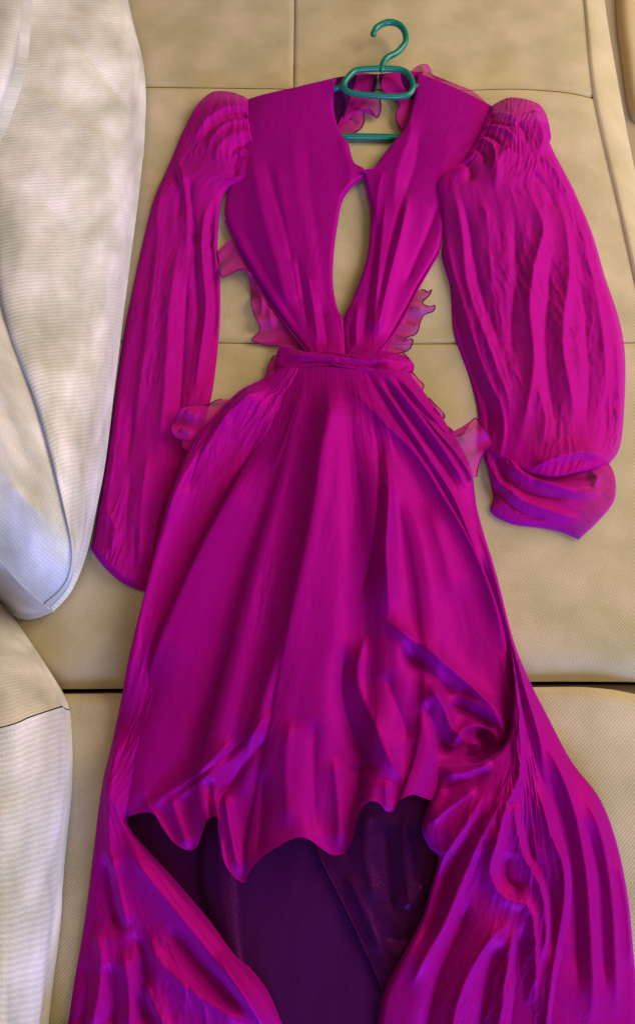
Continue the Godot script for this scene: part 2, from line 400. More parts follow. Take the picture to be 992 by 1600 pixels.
# ---------------------------------------------------------------- the hanger
func hanger():
	var t := thing("clothes_hanger", "teal green plastic clothes hanger holding the magenta gown's neck", "hanger", at(592, 150, 0))
	part("hook", tube(curve([583, 54, 26, 585, 48, 26, 591, 41, 27, 606, 35, 28, 622, 38, 28, 632, 50, 28, 633, 66, 28, 621, 81, 28, 605, 90, 28, 598, 100, 28, 596, 110, 27], 60), 0.0048), M.plastic, t)
	var ring := curve([593, 107, 27, 625, 109, 27, 638, 117, 27, 645, 134, 27, 639, 147, 26, 621, 151, 26, 587, 150, 26, 552, 146, 26, 539, 140, 26, 537, 131, 26, 549, 115, 27, 562, 109, 27, 592.5, 107, 27], 90)
	ring.resize(89)
	part("neck_loop", tube(ring, 0.0045, true), M.plastic, t)
	part("arm", tube(curve([540, 133, 22, 531, 136, 14, 522, 139, 12, 470, 157, 13, 410, 186, 9], 30), 0.0042), M.plastic, t)
	part("arm", tube(curve([644, 134, 22, 652, 136, 14, 662, 139, 12, 710, 157, 13, 758, 186, 9], 30), 0.0042), M.plastic, t)
	part("trouser_bar", tube(curve([410, 207, 8, 500, 212, 9, 580, 214, 9, 660, 214, 9, 758, 206, 8], 40), 0.0058, false, 0.7), M.plastic, t)

# ---------------------------------------------------------------- the gown
func gown():
	var t := thing("evening_gown", "magenta chiffon evening gown with puffed sleeves, cut-out waist and high-low skirt laid on the sofa", "dress", at(500, 700, 0))
	gown_back(t)
	gown_sleeves(t)
	gown_skirt(t)
	gown_frills(t)
	gown_bodice(t)

func gown_back(t):
	# inside of the back, seen through the neckline
	var y := part("back_yoke", sheet([520, 122, 7, 560, 116, 7, 590, 116, 7], [520, 205, 5, 545, 190, 6, 566, 165, 6, 582, 150, 6], [520, 122, 7, 518, 160, 5, 520, 205, 5], [590, 116, 7, 588, 134, 7, 582, 150, 6], {"nu": 30, "nv": 30, "folds": [fold(3, 5, 5, [530, 140, 540, 160, 535, 195], 6), fold(2, 6, 6, [560, 120, 568, 150], 6)]}), M.lining, t)
	part("back_yoke", sheet([590, 116, 7, 625, 112, 7, 660, 112, 7], [600, 138, 7, 622, 150, 7, 640, 175, 6, 660, 200, 6], [590, 116, 7, 594, 130, 7, 600, 138, 7], [660, 112, 7, 660, 200, 6], {"nu": 30, "nv": 30}), M.lining, t)
	# frill round the keyhole of the back
	var edge := curve([582, 116, 12, 580, 132, 14, 577, 146, 12, 590, 150, 9, 595, 163, 13, 593, 178, 10, 588, 184, 8, 582, 176, 13, 575, 170, 16, 568, 176, 10, 569, 188, 8, 565, 199, 11, 556, 206, 8, 545, 210, 7], 90)
	var inner := curve([560, 112, 9, 556, 125, 8, 552, 140, 8, 548, 150, 8, 545, 160, 8, 540, 172, 8, 532, 186, 8, 526, 200, 7, 524, 214, 6], 90)
	var mesh := sheet_of(line(inner[0], edge[0], 24), line(inner[-1], edge[-1], 24), inner, edge, {"folds": [fold(4, 6, 6, [548, 160, 566, 172, 580, 172], 9), fold(-3, 5, 5, [545, 180, 560, 195], 9)]})
	var f := part("back_frill", mesh, M.frill, t)
	hem(edge, 0.0011, M.hem, f)
	edge = curve([600, 116, 12, 596, 128, 15, 598, 142, 12, 612, 150, 9, 624, 164, 12, 619, 178, 10, 620, 190, 9, 627, 202, 8, 634, 208, 7], 60)
	inner = curve([625, 112, 8, 628, 130, 8, 640, 150, 8, 648, 175, 7, 650, 200, 6], 60)
	f = part("back_frill", sheet_of(line(edge[0], inner[0], 24), line(edge[-1], inner[-1], 24), edge, inner, {}), M.frill, t)
	hem(edge, 0.0011, M.hem, f)
	# back layer that shows behind the right shoulder, and its neck tab
	part("back_shoulder", sheet([640, 112, 12, 655, 101, 12, 668, 101, 14, 674, 110, 12], [648, 150, 8, 700, 158, 8, 772, 172, 8], [640, 112, 12, 642, 130, 10, 648, 150, 8], [674, 110, 12, 680, 124, 11, 708, 131, 11, 738, 142, 11, 772, 172, 8], {"nu": 40, "nv": 40, "folds": [fold(4, 6, 6, [655, 104, 664, 118], 10)]}), M.frill, t)

func line(a: Vector3, b: Vector3, n: int) -> PackedVector3Array:
	var out := PackedVector3Array()
	for i in n: out.append(a.lerp(b, i / (n - 1.0)))
	return out

func gown_bodice(t):
	var fl := [
		fold(9, 24, 20, [392, 215, 400, 280, 412, 340, 432, 410, 452, 490], 20, 0.3, 0.15),
		fold(-3, 8, 5, [412, 240, 428, 300, 446, 360, 460, 430, 470, 500], 20),
		fold(3, 20, 20, [455, 190, 465, 300, 490, 420, 498, 520], 20),
		fold(-2, 14, 14, [478, 200, 486, 300, 505, 430, 512, 530], 20),
		fold(2.5, 12, 10, [430, 250, 445, 330, 455, 400], 20),
		fold(3, 6, 6, [455, 400, 462, 430, 467, 468], 20),
		fold(-3, 5, 6, [462, 390, 470, 440, 482, 520], 20), fold(3, 6, 6, [478, 420, 490, 480, 497, 545], 20), fold(-2, 6, 6, [500, 470, 508, 510, 512, 548], 20),
		fold(3, 9, 9, [360, 350, 395, 415, 440, 490, 470, 530], 15), fold(-3, 7, 7, [372, 340, 410, 415, 450, 485, 478, 525], 15),
		fold(2, 8, 8, [530, 205, 540, 240, 548, 270, 536, 310], 20)]
	var b := part("bodice_front", sheet([386, 153, 8, 420, 145, 14, 470, 134, 17, 526, 119, 18], [484, 562, 15, 510, 564, 16, 541, 564, 16],
		[386, 153, 8, 380, 200, 12, 366, 260, 12, 352, 310, 10, 354, 345, 10, 382, 405, 10, 428, 480, 11, 474, 542, 16, 484, 562, 15],
		[526, 119, 18, 522, 145, 17, 522, 170, 16, 526, 188, 15, 534, 206, 15, 545, 222, 15, 549, 238, 15, 556, 254, 15, 571, 263, 15, 569, 274, 15, 559, 281, 15, 544, 296, 15, 534, 314, 14, 528, 345, 14, 523, 380, 13, 520, 430, 13, 524, 465, 13, 531, 488, 13, 537, 498, 14, 541, 564, 16],
		{"nu": 80, "nv": 150, "folds": fl, "gain": 0.85, "fine": [0.7, 18, 6], "crease": [0.3, 40, 12], "round": [8, 5, 5, 0], "drop": 5.0, "keep": [5, 5, 6, 0], "puff": 3.0}), M.silk, t)
	part("side_edging", tube(curve([352, 345, 8, 382, 407, 9, 428, 483, 11, 478, 549, 16], 60), 0.0016), M.hem, b)
	var fr := [
		fold(4, 12, 16, [640, 160, 640, 210, 622, 260, 612, 330], 20), fold(-3, 14, 10, [655, 190, 650, 250, 630, 310, 612, 400], 20),
		fold(10, 9, 20, [642, 285, 626, 365, 606, 445, 588, 530], 20, 0.25, 0.1), fold(-3, 8, 6, [630, 300, 612, 370, 597, 440, 582, 520], 20),
		fold(4, 8, 7, [604, 300, 594, 390, 588, 460, 582, 545], 20), fold(-3, 8, 8, [590, 320, 584, 400, 574, 470, 568, 540], 20),
		fold(-4, 10, 10, [690, 300, 672, 350, 650, 400, 628, 450], 20), fold(2, 30, 26, [690, 200, 700, 240, 680, 270], 20),
		fold(3, 7, 7, [560, 470, 556, 510, 556, 545], 20), fold(-2, 5, 5, [545, 500, 546, 545], 20), fold(3, 7, 7, [600, 260, 590, 300, 588, 360], 20)]
	var c := part("bodice_front", sheet([650, 111, 18, 690, 128, 16, 730, 146, 13, 772, 166, 10], [541, 564, 16, 570, 564, 16, 602, 562, 15],
		[650, 111, 18, 648, 140, 18, 643, 165, 17, 630, 200, 16, 612, 222, 16, 598, 240, 16, 582, 261, 16, 569, 264, 17, 569, 275, 16, 573, 295, 15, 579, 324, 14, 578, 359, 14, 574, 396, 14, 561, 438, 14, 549, 468, 14, 537, 498, 14, 541, 564, 16],
		[772, 166, 10, 772, 190, 12, 752, 225, 14, 725, 265, 12, 700, 300, 10, 694, 345, 10, 686, 392, 9, 655, 445, 9, 640, 475, 10, 618, 515, 12, 606, 542, 15, 602, 562, 15],
		{"nu": 80, "nv": 150, "folds": fr, "gain": 0.85, "fine": [0.7, 18, 6], "crease": [0.3, 40, 12], "round": [5, 8, 5, 0], "drop": 5.0, "keep": [5, 5, 6, 0], "puff": 3.0}), M.silk, t)
	var g := curve([686, 394, 8, 655, 447, 9, 640, 477, 11, 618, 517, 14, 592, 550, 18], 120)
	part("gathered_edging", tube(g, 0.0015), M.silk, c)
	part("neck_button", tube(curve([566, 268, 19, 573, 269, 19], 6), 0.0026), M.silk, t)
	# waistband
	var wf := [fold(5, 7, 7, [440, 552, 470, 556, 520, 560, 570, 565, 630, 560], 26), fold(-4, 5, 5, [446, 566, 500, 566, 560, 574, 620, 574], 26), fold(4, 5, 5, [450, 578, 490, 572, 540, 574, 600, 582], 26), fold(-3, 4, 5, [480, 548, 520, 553, 560, 560], 26)]
	part("waistband", sheet([432, 548, 14, 442, 538, 17, 478, 547, 22, 520, 548, 24, 570, 554, 24, 600, 545, 22, 640, 556, 12], [428, 584, 12, 460, 577, 22, 510, 571, 26, 560, 581, 27, 610, 588, 24, 645, 580, 12], [432, 548, 14, 428, 566, 13, 428, 584, 12], [640, 556, 12, 648, 568, 10, 645, 580, 12], {"nu": 110, "nv": 34, "folds": wf, "fine": [2.0, 22, 40], "crease": [1.6, 30, 70], "round": [6, 10, 5, 5], "drop": 6.0}), M.silk, t)

func frill_strip(called: String, parent, inner_pts: Array, edge_pts: Array, n: int, folds := [], waves := [0.0, 0.0]):
	var inner := curve(inner_pts, n)
	var edge := curve(edge_pts, n)
	var f := part(called, sheet_of(line(inner[0], edge[0], 30), line(inner[-1], edge[-1], 30), inner, edge, {"folds": folds, "fine": [0.8, 25, 40], "waves": waves, "power": 0.5}), M.frill, parent)
	for i in n: edge[i].y += ripple(waves, i / (n - 1.0))
	hem(edge, 0.0008, M.hem, f)

func gown_frills(t):
	# left side, from under the arm to the waist
	frill_strip("side_frill", t, [360, 372, 7, 385, 410, 8, 412, 452, 8, 440, 495, 9, 482, 546, 12],
		[340, 392, 4, 344, 418, 6, 346, 433, 10, 356, 428, 14, 372, 421, 15, 384, 423, 13, 390, 436, 7, 393, 458, 5, 394, 480, 8, 402, 502, 13, 406, 514, 8, 394, 533, 4, 412, 537, 7, 440, 541, 10], 110,
		[fold(5, 6, 6, [398, 440, 410, 470, 408, 500], 8), fold(-3, 5, 5, [388, 428, 402, 460], 8), fold(4, 6, 6, [420, 480, 425, 515], 8)], [6.0, 3.0])
	frill_strip("side_frill", t, [440, 552, 14, 436, 570, 14, 432, 590, 12], [428, 556, 6, 420, 570, 10, 416, 584, 6, 410, 606, 5], 40, [], [2.0, 2.0])
	# hip on the left, lying over the sleeve
	frill_strip("hip_frill", t, [380, 622, 24, 350, 645, 26, 322, 672, 26, 300, 706, 26],
		[347, 624, 26, 330, 629, 30, 318, 632, 24, 300, 634, 28, 284, 640, 31, 276, 652, 26, 268, 668, 28, 272, 680, 31, 284, 688, 25, 286, 700, 24], 60, [fold(5, 5, 5, [290, 648, 310, 655], 26), fold(4, 5, 5, [282, 672, 300, 680], 26)], [3.0, 2.5])
	# right side, above the waist
	frill_strip("side_frill", t, [648, 455, 9, 632, 485, 10, 612, 515, 12, 592, 545, 16],
		[658, 452, 6, 668, 456, 12, 674, 451, 18, 671, 462, 12, 660, 472, 8, 672, 478, 14, 679, 478, 18, 676, 488, 10, 662, 492, 5, 656, 504, 6, 652, 518, 9, 638, 527, 5, 628, 533, 5, 640, 531, 10, 645, 534, 13, 640, 544, 10, 628, 550, 6, 620, 552, 8], 130,
		[fold(4, 5, 5, [640, 480, 660, 488], 10), fold(-3, 5, 5, [630, 500, 650, 508], 10)], [6.0, 2.5])
	# right side, waist to hip
	frill_strip("hip_frill", t, [600, 572, 20, 640, 625, 24, 680, 672, 26, 712, 708, 26, 738, 748, 24],
		[630, 552, 10, 638, 562, 12, 642, 580, 10, 652, 592, 9, 662, 600, 14, 658, 618, 10, 672, 624, 14, 690, 642, 18, 694, 654, 11, 686, 658, 9, 698, 664, 13, 706, 672, 16, 710, 683, 10, 722, 678, 14, 732, 664, 22, 744, 653, 28, 756, 670, 30, 768, 690, 26, 756, 706, 24, 748, 726, 22, 744, 745, 20], 160,
		[fold(5, 6, 6, [640, 585, 650, 610], 15), fold(4, 5, 5, [676, 640, 690, 650], 16), fold(4, 6, 6, [716, 690, 740, 672], 22), fold(-4, 5, 5, [690, 660, 705, 680], 16), fold(4, 6, 6, [620, 580, 660, 640, 700, 690], 20)], [8.0, 2.5])

func gown_sleeves(t):
	# left sleeve
	var lf := [
		fold(7, 8, 10, [384, 165, 350, 172, 318, 196, 300, 226], 20, 0.02, 0.4), fold(-7, 6, 6, [385, 175, 352, 184, 325, 205, 312, 225], 20, 0.02, 0.4), fold(6, 9, 9, [388, 186, 355, 196, 335, 216, 322, 245], 20, 0.02, 0.4),
		fold(7, 14, 9, [392, 205, 362, 214, 342, 236, 336, 262], 20, 0.02, 0.4), fold(-5, 7, 7, [392, 222, 370, 228, 356, 250], 20, 0.02, 0.4), fold(-5, 10, 10, [372, 240, 366, 262, 368, 284], 20, 0.02, 0.4),
		fold(-6, 8, 8, [268, 250, 276, 275, 282, 300, 276, 345], 18), fold(6, 6, 6, [275, 240, 284, 270, 292, 320, 294, 400], 18), fold(-5, 6, 6, [296, 275, 298, 310, 303, 380], 18),
		fold(7, 9, 8, [262, 268, 248, 320, 243, 400, 232, 500, 218, 600, 208, 700], 18), fold(-6, 8, 8, [252, 310, 236, 420, 224, 520, 205, 660, 195, 760], 18),
		fold(7, 11, 9, [280, 380, 268, 460, 262, 540, 256, 640, 245, 720], 18), fold(-6, 8, 8, [292, 420, 286, 520, 282, 600, 274, 680], 18),
		fold(7, 8, 7, [345, 292, 326, 320, 316, 365, 318, 430, 322, 480, 312, 560, 300, 640], 16), fold(-6, 6, 6, [335, 310, 327, 345, 330, 400, 334, 470, 330, 540], 16),
		fold(6, 5, 5, [380, 286, 356, 300, 342, 330, 338, 365, 336, 420], 16), fold(-6, 7, 7, [305, 330, 304, 400, 308, 480, 300, 550], 16),
		fold(5, 8, 8, [190, 600, 180, 700, 170, 780, 165, 850], 14), fold(5, 8, 8, [235, 700, 225, 780, 220, 850, 222, 900], 12), fold(-4, 6, 6, [205, 730, 200, 800, 195, 870], 12), fold(5, 6, 6, [262, 760, 245, 830, 238, 890], 10),
		fold(4, 4, 4, [170, 800, 185, 835, 178, 860], 10), fold(-4, 4, 4, [212, 820, 214, 860, 210, 895], 10), fold(3, 3, 3, [180, 830, 178, 855, 172, 870], 10)]
	var s := part("sleeve", sheet([300, 176, 3, 330, 153, 5, 360, 150, 7, 388, 153, 9], [143, 852, 3, 165, 878, 5, 190, 903, 6, 232, 922, 6],
		[300, 176, 3, 282, 212, 3, 263, 258, 3, 240, 310, 3, 224, 372, 3, 205, 460, 3, 190, 540, 3, 179, 620, 3, 164, 720, 3, 150, 810, 3, 143, 852, 3],
		[388, 153, 9, 394, 195, 11, 399, 240, 13, 397, 272, 14, 386, 284, 14, 370, 287, 13, 356, 294, 11, 347, 310, 8, 342, 345, 5, 340, 390, 4, 344, 440, 3, 343, 510, 3, 335, 590, 3, 325, 640, 4, 300, 720, 5, 280, 800, 6, 255, 870, 6, 232, 922, 6],
		{"nu": 100, "nv": 300, "folds": lf, "gain": 0.85, "puff": 12.0, "power": 0.75, "fine": [2.0, 34, 6], "crease": [1.7, 55, 14], "round": [10, 6, 6, 5], "drop": 3.0, "keep": [4, 4, 5, 4], "least": 1.0}), M.chiffon, t)
	part("cuff", sheet([146, 848, 6, 168, 874, 11, 194, 900, 12, 232, 916, 10], [142, 858, 2, 163, 886, 3, 190, 910, 3, 214, 921, 3, 232, 926, 3], [146, 848, 6, 142, 853, 5, 142, 858, 2], [232, 916, 10, 233, 921, 8, 232, 926, 3], {"nu": 60, "nv": 14, "puff": 2.0, "fine": [1.5, 60, 30]}), M.silk, s)
	# right sleeve: gathered cap, long puff, lower end folded under
	var rf := [
		fold(6, 4, 4, [770, 178, 790, 186, 812, 200], 25, 0.02, 0.4), fold(-6, 3, 3, [764, 190, 786, 198, 806, 205], 25, 0.02, 0.4), fold(6, 4, 4, [760, 198, 780, 208, 798, 222, 800, 240], 25, 0.02, 0.4), fold(-6, 3, 3, [755, 208, 772, 220, 785, 240], 25, 0.02, 0.4),
		fold(6, 4, 4, [750, 218, 766, 232, 770, 258, 762, 285], 25, 0.02, 0.4), fold(-6, 4, 4, [742, 228, 755, 245, 754, 270], 25, 0.02, 0.4), fold(-8, 8, 7, [728, 250, 735, 270, 730, 292], 25, 0.02, 0.4),
		fold(9, 12, 12, [830, 180, 842, 200, 846, 225, 838, 255], 25, 0.02, 0.4), fold(-6, 6, 6, [806, 196, 818, 212, 818, 235], 25, 0.02, 0.4), fold(8, 14, 10, [790, 240, 775, 262, 772, 290, 770, 310], 25, 0.02, 0.4),
		fold(7, 10, 8, [700, 282, 712, 320, 722, 370, 728, 430, 748, 500, 770, 560, 792, 620, 800, 680], 22), fold(-6, 7, 7, [716, 300, 732, 350, 745, 420, 765, 490, 785, 550], 22),
		fold(6, 7, 7, [694, 345, 705, 410, 722, 470, 742, 540, 760, 590, 782, 640, 785, 690, 770, 740], 16), fold(-5, 6, 6, [702, 440, 720, 520, 745, 590, 762, 640, 762, 700], 14),
		fold(8, 11, 9, [815, 290, 835, 330, 845, 365, 832, 420, 825, 480, 832, 560, 822, 640, 810, 700], 26), fold(-6, 9, 9, [800, 330, 808, 420, 800, 500, 806, 580], 26),
		fold(7, 9, 10, [860, 300, 880, 340, 888, 420, 878, 500, 880, 570, 895, 640, 890, 690], 26), fold(-6, 9, 9, [862, 380, 858, 450, 852, 520, 858, 600, 868, 680], 26),
		fold(6, 10, 10, [900, 330, 918, 400, 935, 480, 945, 560, 945, 640], 22), fold(-4, 8, 8, [905, 420, 915, 500, 920, 600, 912, 680], 24), fold(5, 8, 8, [960, 520, 965, 600, 962, 680], 14),
		fold(6, 10, 8, [840, 250, 868, 270, 890, 310], 25), fold(-4, 6, 6, [820, 270, 850, 290, 870, 330], 25), fold(4, 7, 7, [835, 600, 850, 650, 845, 700], 26), fold(3, 6, 6, [740, 310, 760, 340, 765, 400, 770, 460], 26),
		fold(9, 12, 5, [826, 735, 860, 722, 900, 712, 945, 715], 26)]
	var r := part("sleeve", sheet([762, 170, 9, 790, 164, 10, 815, 168, 12, 840, 174, 8, 856, 190, 3], [745, 700, 2, 800, 735, 7, 850, 752, 12, 905, 742, 14, 950, 726, 12],
		[762, 170, 9, 748, 208, 16, 722, 252, 18, 684, 281, 16, 688, 320, 14, 692, 370, 8, 690, 400, 5, 703, 450, 3, 709, 520, 3, 733, 590, 3, 746, 645, 3, 745, 700, 2],
		[856, 190, 3, 861, 212, 3, 860, 232, 3, 893, 290, 3, 924, 360, 3, 945, 430, 3, 968, 500, 3, 977, 560, 3, 975, 650, 4, 968, 700, 9, 950, 726, 12],
		{"nu": 130, "nv": 270, "folds": rf, "gain": 0.8, "puff": 18.0, "power": 0.7, "fine": [2.0, 30, 6], "crease": [1.8, 50, 14], "round": [6, 12, 6, 3], "drop": 3.0, "keep": [4, 4, 5, 0], "least": 1.0}), M.chiffon, t)
	# the folded lower end: a tube that sweeps round to the cuff
	var ef := [fold(6, 6, 6, [758, 690, 772, 740, 810, 780, 860, 800, 915, 812], 20), fold(-5, 5, 5, [772, 700, 790, 745, 830, 772, 890, 780], 20), fold(6, 6, 6, [790, 700, 808, 738, 850, 758, 905, 772, 945, 765], 22),
		fold(-5, 5, 5, [765, 745, 800, 790, 860, 812], 16), fold(4, 5, 5, [830, 752, 880, 764, 925, 760], 22), fold(-5, 5, 5, [850, 745, 900, 748, 935, 742], 22), fold(4, 4, 4, [920, 735, 932, 745, 925, 762], 22)]
	part("sleeve_end", sheet([752, 640, 1, 775, 640, 2, 800, 640, 2], [904, 843, 3, 930, 818, 6, 952, 790, 7, 957, 758, 8, 953, 730, 10],
		[752, 640, 1, 750, 690, 3, 762, 740, 3, 770, 775, 3, 767, 800, 3, 800, 818, 3, 850, 825, 3, 880, 832, 3, 904, 843, 3], [800, 640, 2, 812, 680, 4, 840, 712, 7, 870, 722, 6, 905, 718, 7, 935, 712, 8, 953, 730, 10],
		{"nu": 80, "nv": 160, "folds": ef, "puff": 15.0, "swell": [0.02, 0.42], "fine": [1.6, 34, 10], "crease": [2.0, 50, 16], "round": [6, 6, 0, 6], "drop": 3.0, "least": 1.0}), M.chiffon, r)

func gown_skirt(t):
	# lining of the long back, seen under the raised front hem
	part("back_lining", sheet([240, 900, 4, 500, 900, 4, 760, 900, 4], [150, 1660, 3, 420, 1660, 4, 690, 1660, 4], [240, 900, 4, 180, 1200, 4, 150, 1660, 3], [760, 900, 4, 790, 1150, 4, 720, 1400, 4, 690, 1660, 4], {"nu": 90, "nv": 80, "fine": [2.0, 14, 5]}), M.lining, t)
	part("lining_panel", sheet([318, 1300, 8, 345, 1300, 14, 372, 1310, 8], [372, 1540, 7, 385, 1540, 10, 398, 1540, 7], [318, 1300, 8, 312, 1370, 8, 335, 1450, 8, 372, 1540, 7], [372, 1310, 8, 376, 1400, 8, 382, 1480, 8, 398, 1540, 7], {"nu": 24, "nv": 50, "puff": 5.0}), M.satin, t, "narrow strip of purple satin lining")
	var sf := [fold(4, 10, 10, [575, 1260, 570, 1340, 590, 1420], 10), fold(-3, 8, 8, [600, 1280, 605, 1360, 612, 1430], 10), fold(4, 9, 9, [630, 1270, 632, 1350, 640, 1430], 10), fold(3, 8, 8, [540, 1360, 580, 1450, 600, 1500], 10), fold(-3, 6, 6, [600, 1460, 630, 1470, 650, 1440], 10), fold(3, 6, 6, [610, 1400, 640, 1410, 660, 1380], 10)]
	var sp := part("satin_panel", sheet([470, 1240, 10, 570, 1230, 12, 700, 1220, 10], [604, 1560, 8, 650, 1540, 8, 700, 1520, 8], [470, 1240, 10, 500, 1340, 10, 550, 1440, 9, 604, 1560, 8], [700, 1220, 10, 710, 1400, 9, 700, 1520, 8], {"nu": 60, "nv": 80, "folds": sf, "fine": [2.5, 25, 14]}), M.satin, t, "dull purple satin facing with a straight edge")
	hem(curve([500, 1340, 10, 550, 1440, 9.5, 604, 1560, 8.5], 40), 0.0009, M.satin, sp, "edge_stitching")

	# left side of the skirt, from the waist down into the long back
	var lf := [
		fold(17, 22, 24, [424, 602, 354, 660, 302, 735, 264, 815, 230, 920, 204, 1040, 190, 1140], 22, 0.08), fold(-4, 10, 10, [412, 690, 356, 770, 318, 840, 290, 910], 22), fold(5, 8, 8, [330, 650, 305, 700, 280, 770, 262, 830], 18), fold(-5, 8, 8, [350, 660, 318, 710, 290, 780], 18),
		fold(7, 12, 12, [190, 1130, 178, 1210, 172, 1300, 180, 1380], 22), fold(-8, 7, 7, [163, 1330, 166, 1370, 178, 1430, 190, 1465], 20), fold(6, 7, 8, [178, 1330, 192, 1400, 205, 1450], 20),
		fold(12, 18, 12, [192, 1290, 220, 1345, 262, 1400, 310, 1460, 350, 1510, 388, 1560, 410, 1620], 24), fold(-9, 10, 10, [200, 1455, 226, 1490, 222, 1560, 235, 1620], 20),
		fold(8, 10, 14, [232, 1440, 246, 1490, 290, 1534, 350, 1576, 395, 1610], 22), fold(-6, 10, 8, [260, 1440, 300, 1500, 350, 1545, 390, 1590], 22), fold(6, 8, 8, [340, 1480, 372, 1530, 402, 1580, 415, 1620], 22),
		fold(6, 8, 8, [148, 1440, 160, 1500, 155, 1560, 140, 1620], 16), fold(-6, 7, 7, [170, 1500, 178, 1560, 172, 1620], 16), fold(6, 7, 7, [225, 1530, 245, 1570, 270, 1620], 20),
		fold(6, 8, 8, [192, 1480, 205, 1540, 205, 1620], 18), fold(-5, 7, 7, [130, 1500, 132, 1560, 122, 1620], 14)]
	part("side_skirt", sheet([428, 584, 10, 450, 580, 14, 480, 580, 16], [100, 1640, 3, 200, 1640, 12, 330, 1640, 14, 452, 1640, 12],
		[428, 584, 10, 385, 606, 8, 352, 632, 8, 312, 676, 8, 282, 735, 8, 258, 810, 6, 236, 900, 5, 214, 990, 4, 194, 1070, 4, 175, 1160, 3, 159, 1230, 3, 146, 1330, 3, 132, 1440, 3, 115, 1540, 3, 100, 1640, 3],
		[480, 580, 16, 470, 700, 14, 420, 850, 14, 360, 1000, 14, 300, 1130, 16, 240, 1230, 18, 200, 1276, 20, 206, 1300, 18, 232, 1330, 16, 270, 1372, 15, 318, 1428, 14, 368, 1488, 13, 412, 1540, 13, 436, 1590, 12, 452, 1640, 12],
		{"nu": 130, "nv": 340, "folds": lf, "gain": 1.15, "puff": 10.0, "fine": [1.8, 40, 4], "crease": [1.9, 50, 9], "round": [10, 8, 0, 0], "drop": 4.0, "keep": [5, 6, 5, 0], "least": 1.5}), M.silk, t)

	# right side of the skirt
	var rf := [
		fold(6, 7, 7, [580, 585, 622, 650, 668, 720, 706, 780, 735, 850, 765, 930], 22), fold(-5, 5, 5, [590, 585, 632, 645, 680, 710, 722, 775], 22), fold(5, 5, 5, [600, 590, 640, 640, 690, 705, 735, 770], 22), fold(-4, 4, 4, [612, 592, 655, 645, 705, 705], 20), fold(4, 4, 5, [620, 592, 665, 645, 716, 705, 742, 770], 20),
		fold(8, 10, 8, [735, 790, 765, 880, 792, 980, 815, 1070, 838, 1150, 852, 1240], 22), fold(-6, 7, 7, [745, 860, 775, 960, 800, 1050, 822, 1140], 20),
		fold(8, 12, 10, [835, 1130, 870, 1200, 897, 1280, 912, 1360, 918, 1450, 922, 1540, 926, 1630], 22), fold(-6, 8, 8, [850, 1200, 880, 1280, 896, 1370, 900, 1460, 902, 1560], 22),
		fold(7, 10, 10, [900, 1220, 935, 1300, 952, 1390, 958, 1480, 962, 1600], 18), fold(-5, 8, 8, [905, 1270, 932, 1350, 940, 1450, 944, 1560], 18), fold(4, 6, 6, [960, 1330, 978, 1420, 985, 1520], 12)]
	part("side_skirt", sheet([560, 585, 18, 600, 585, 18, 642, 585, 12], [760, 1640, 12, 880, 1640, 12, 1004, 1640, 3],
		[560, 585, 18, 610, 680, 14, 690, 820, 13, 745, 950, 13, 770, 1100, 13, 775, 1250, 13, 770, 1450, 12, 760, 1640, 12],
		[642, 585, 12, 690, 650, 12, 734, 725, 8, 747, 800, 6, 776, 900, 5, 801, 1000, 4, 828, 1065, 4, 852, 1112, 3, 892, 1188, 3, 936, 1246, 3, 962, 1312, 3, 981, 1400, 3, 991, 1500, 3, 1004, 1640, 3],
		{"nu": 110, "nv": 300, "folds": rf, "gain": 1.0, "puff": 12.0, "fine": [1.8, 40, 3], "crease": [1.3, 45, 9], "round": [0, 10, 0, 0], "drop": 4.0, "keep": [0, 5, 5, 0], "least": 1.5}), M.silk, t)

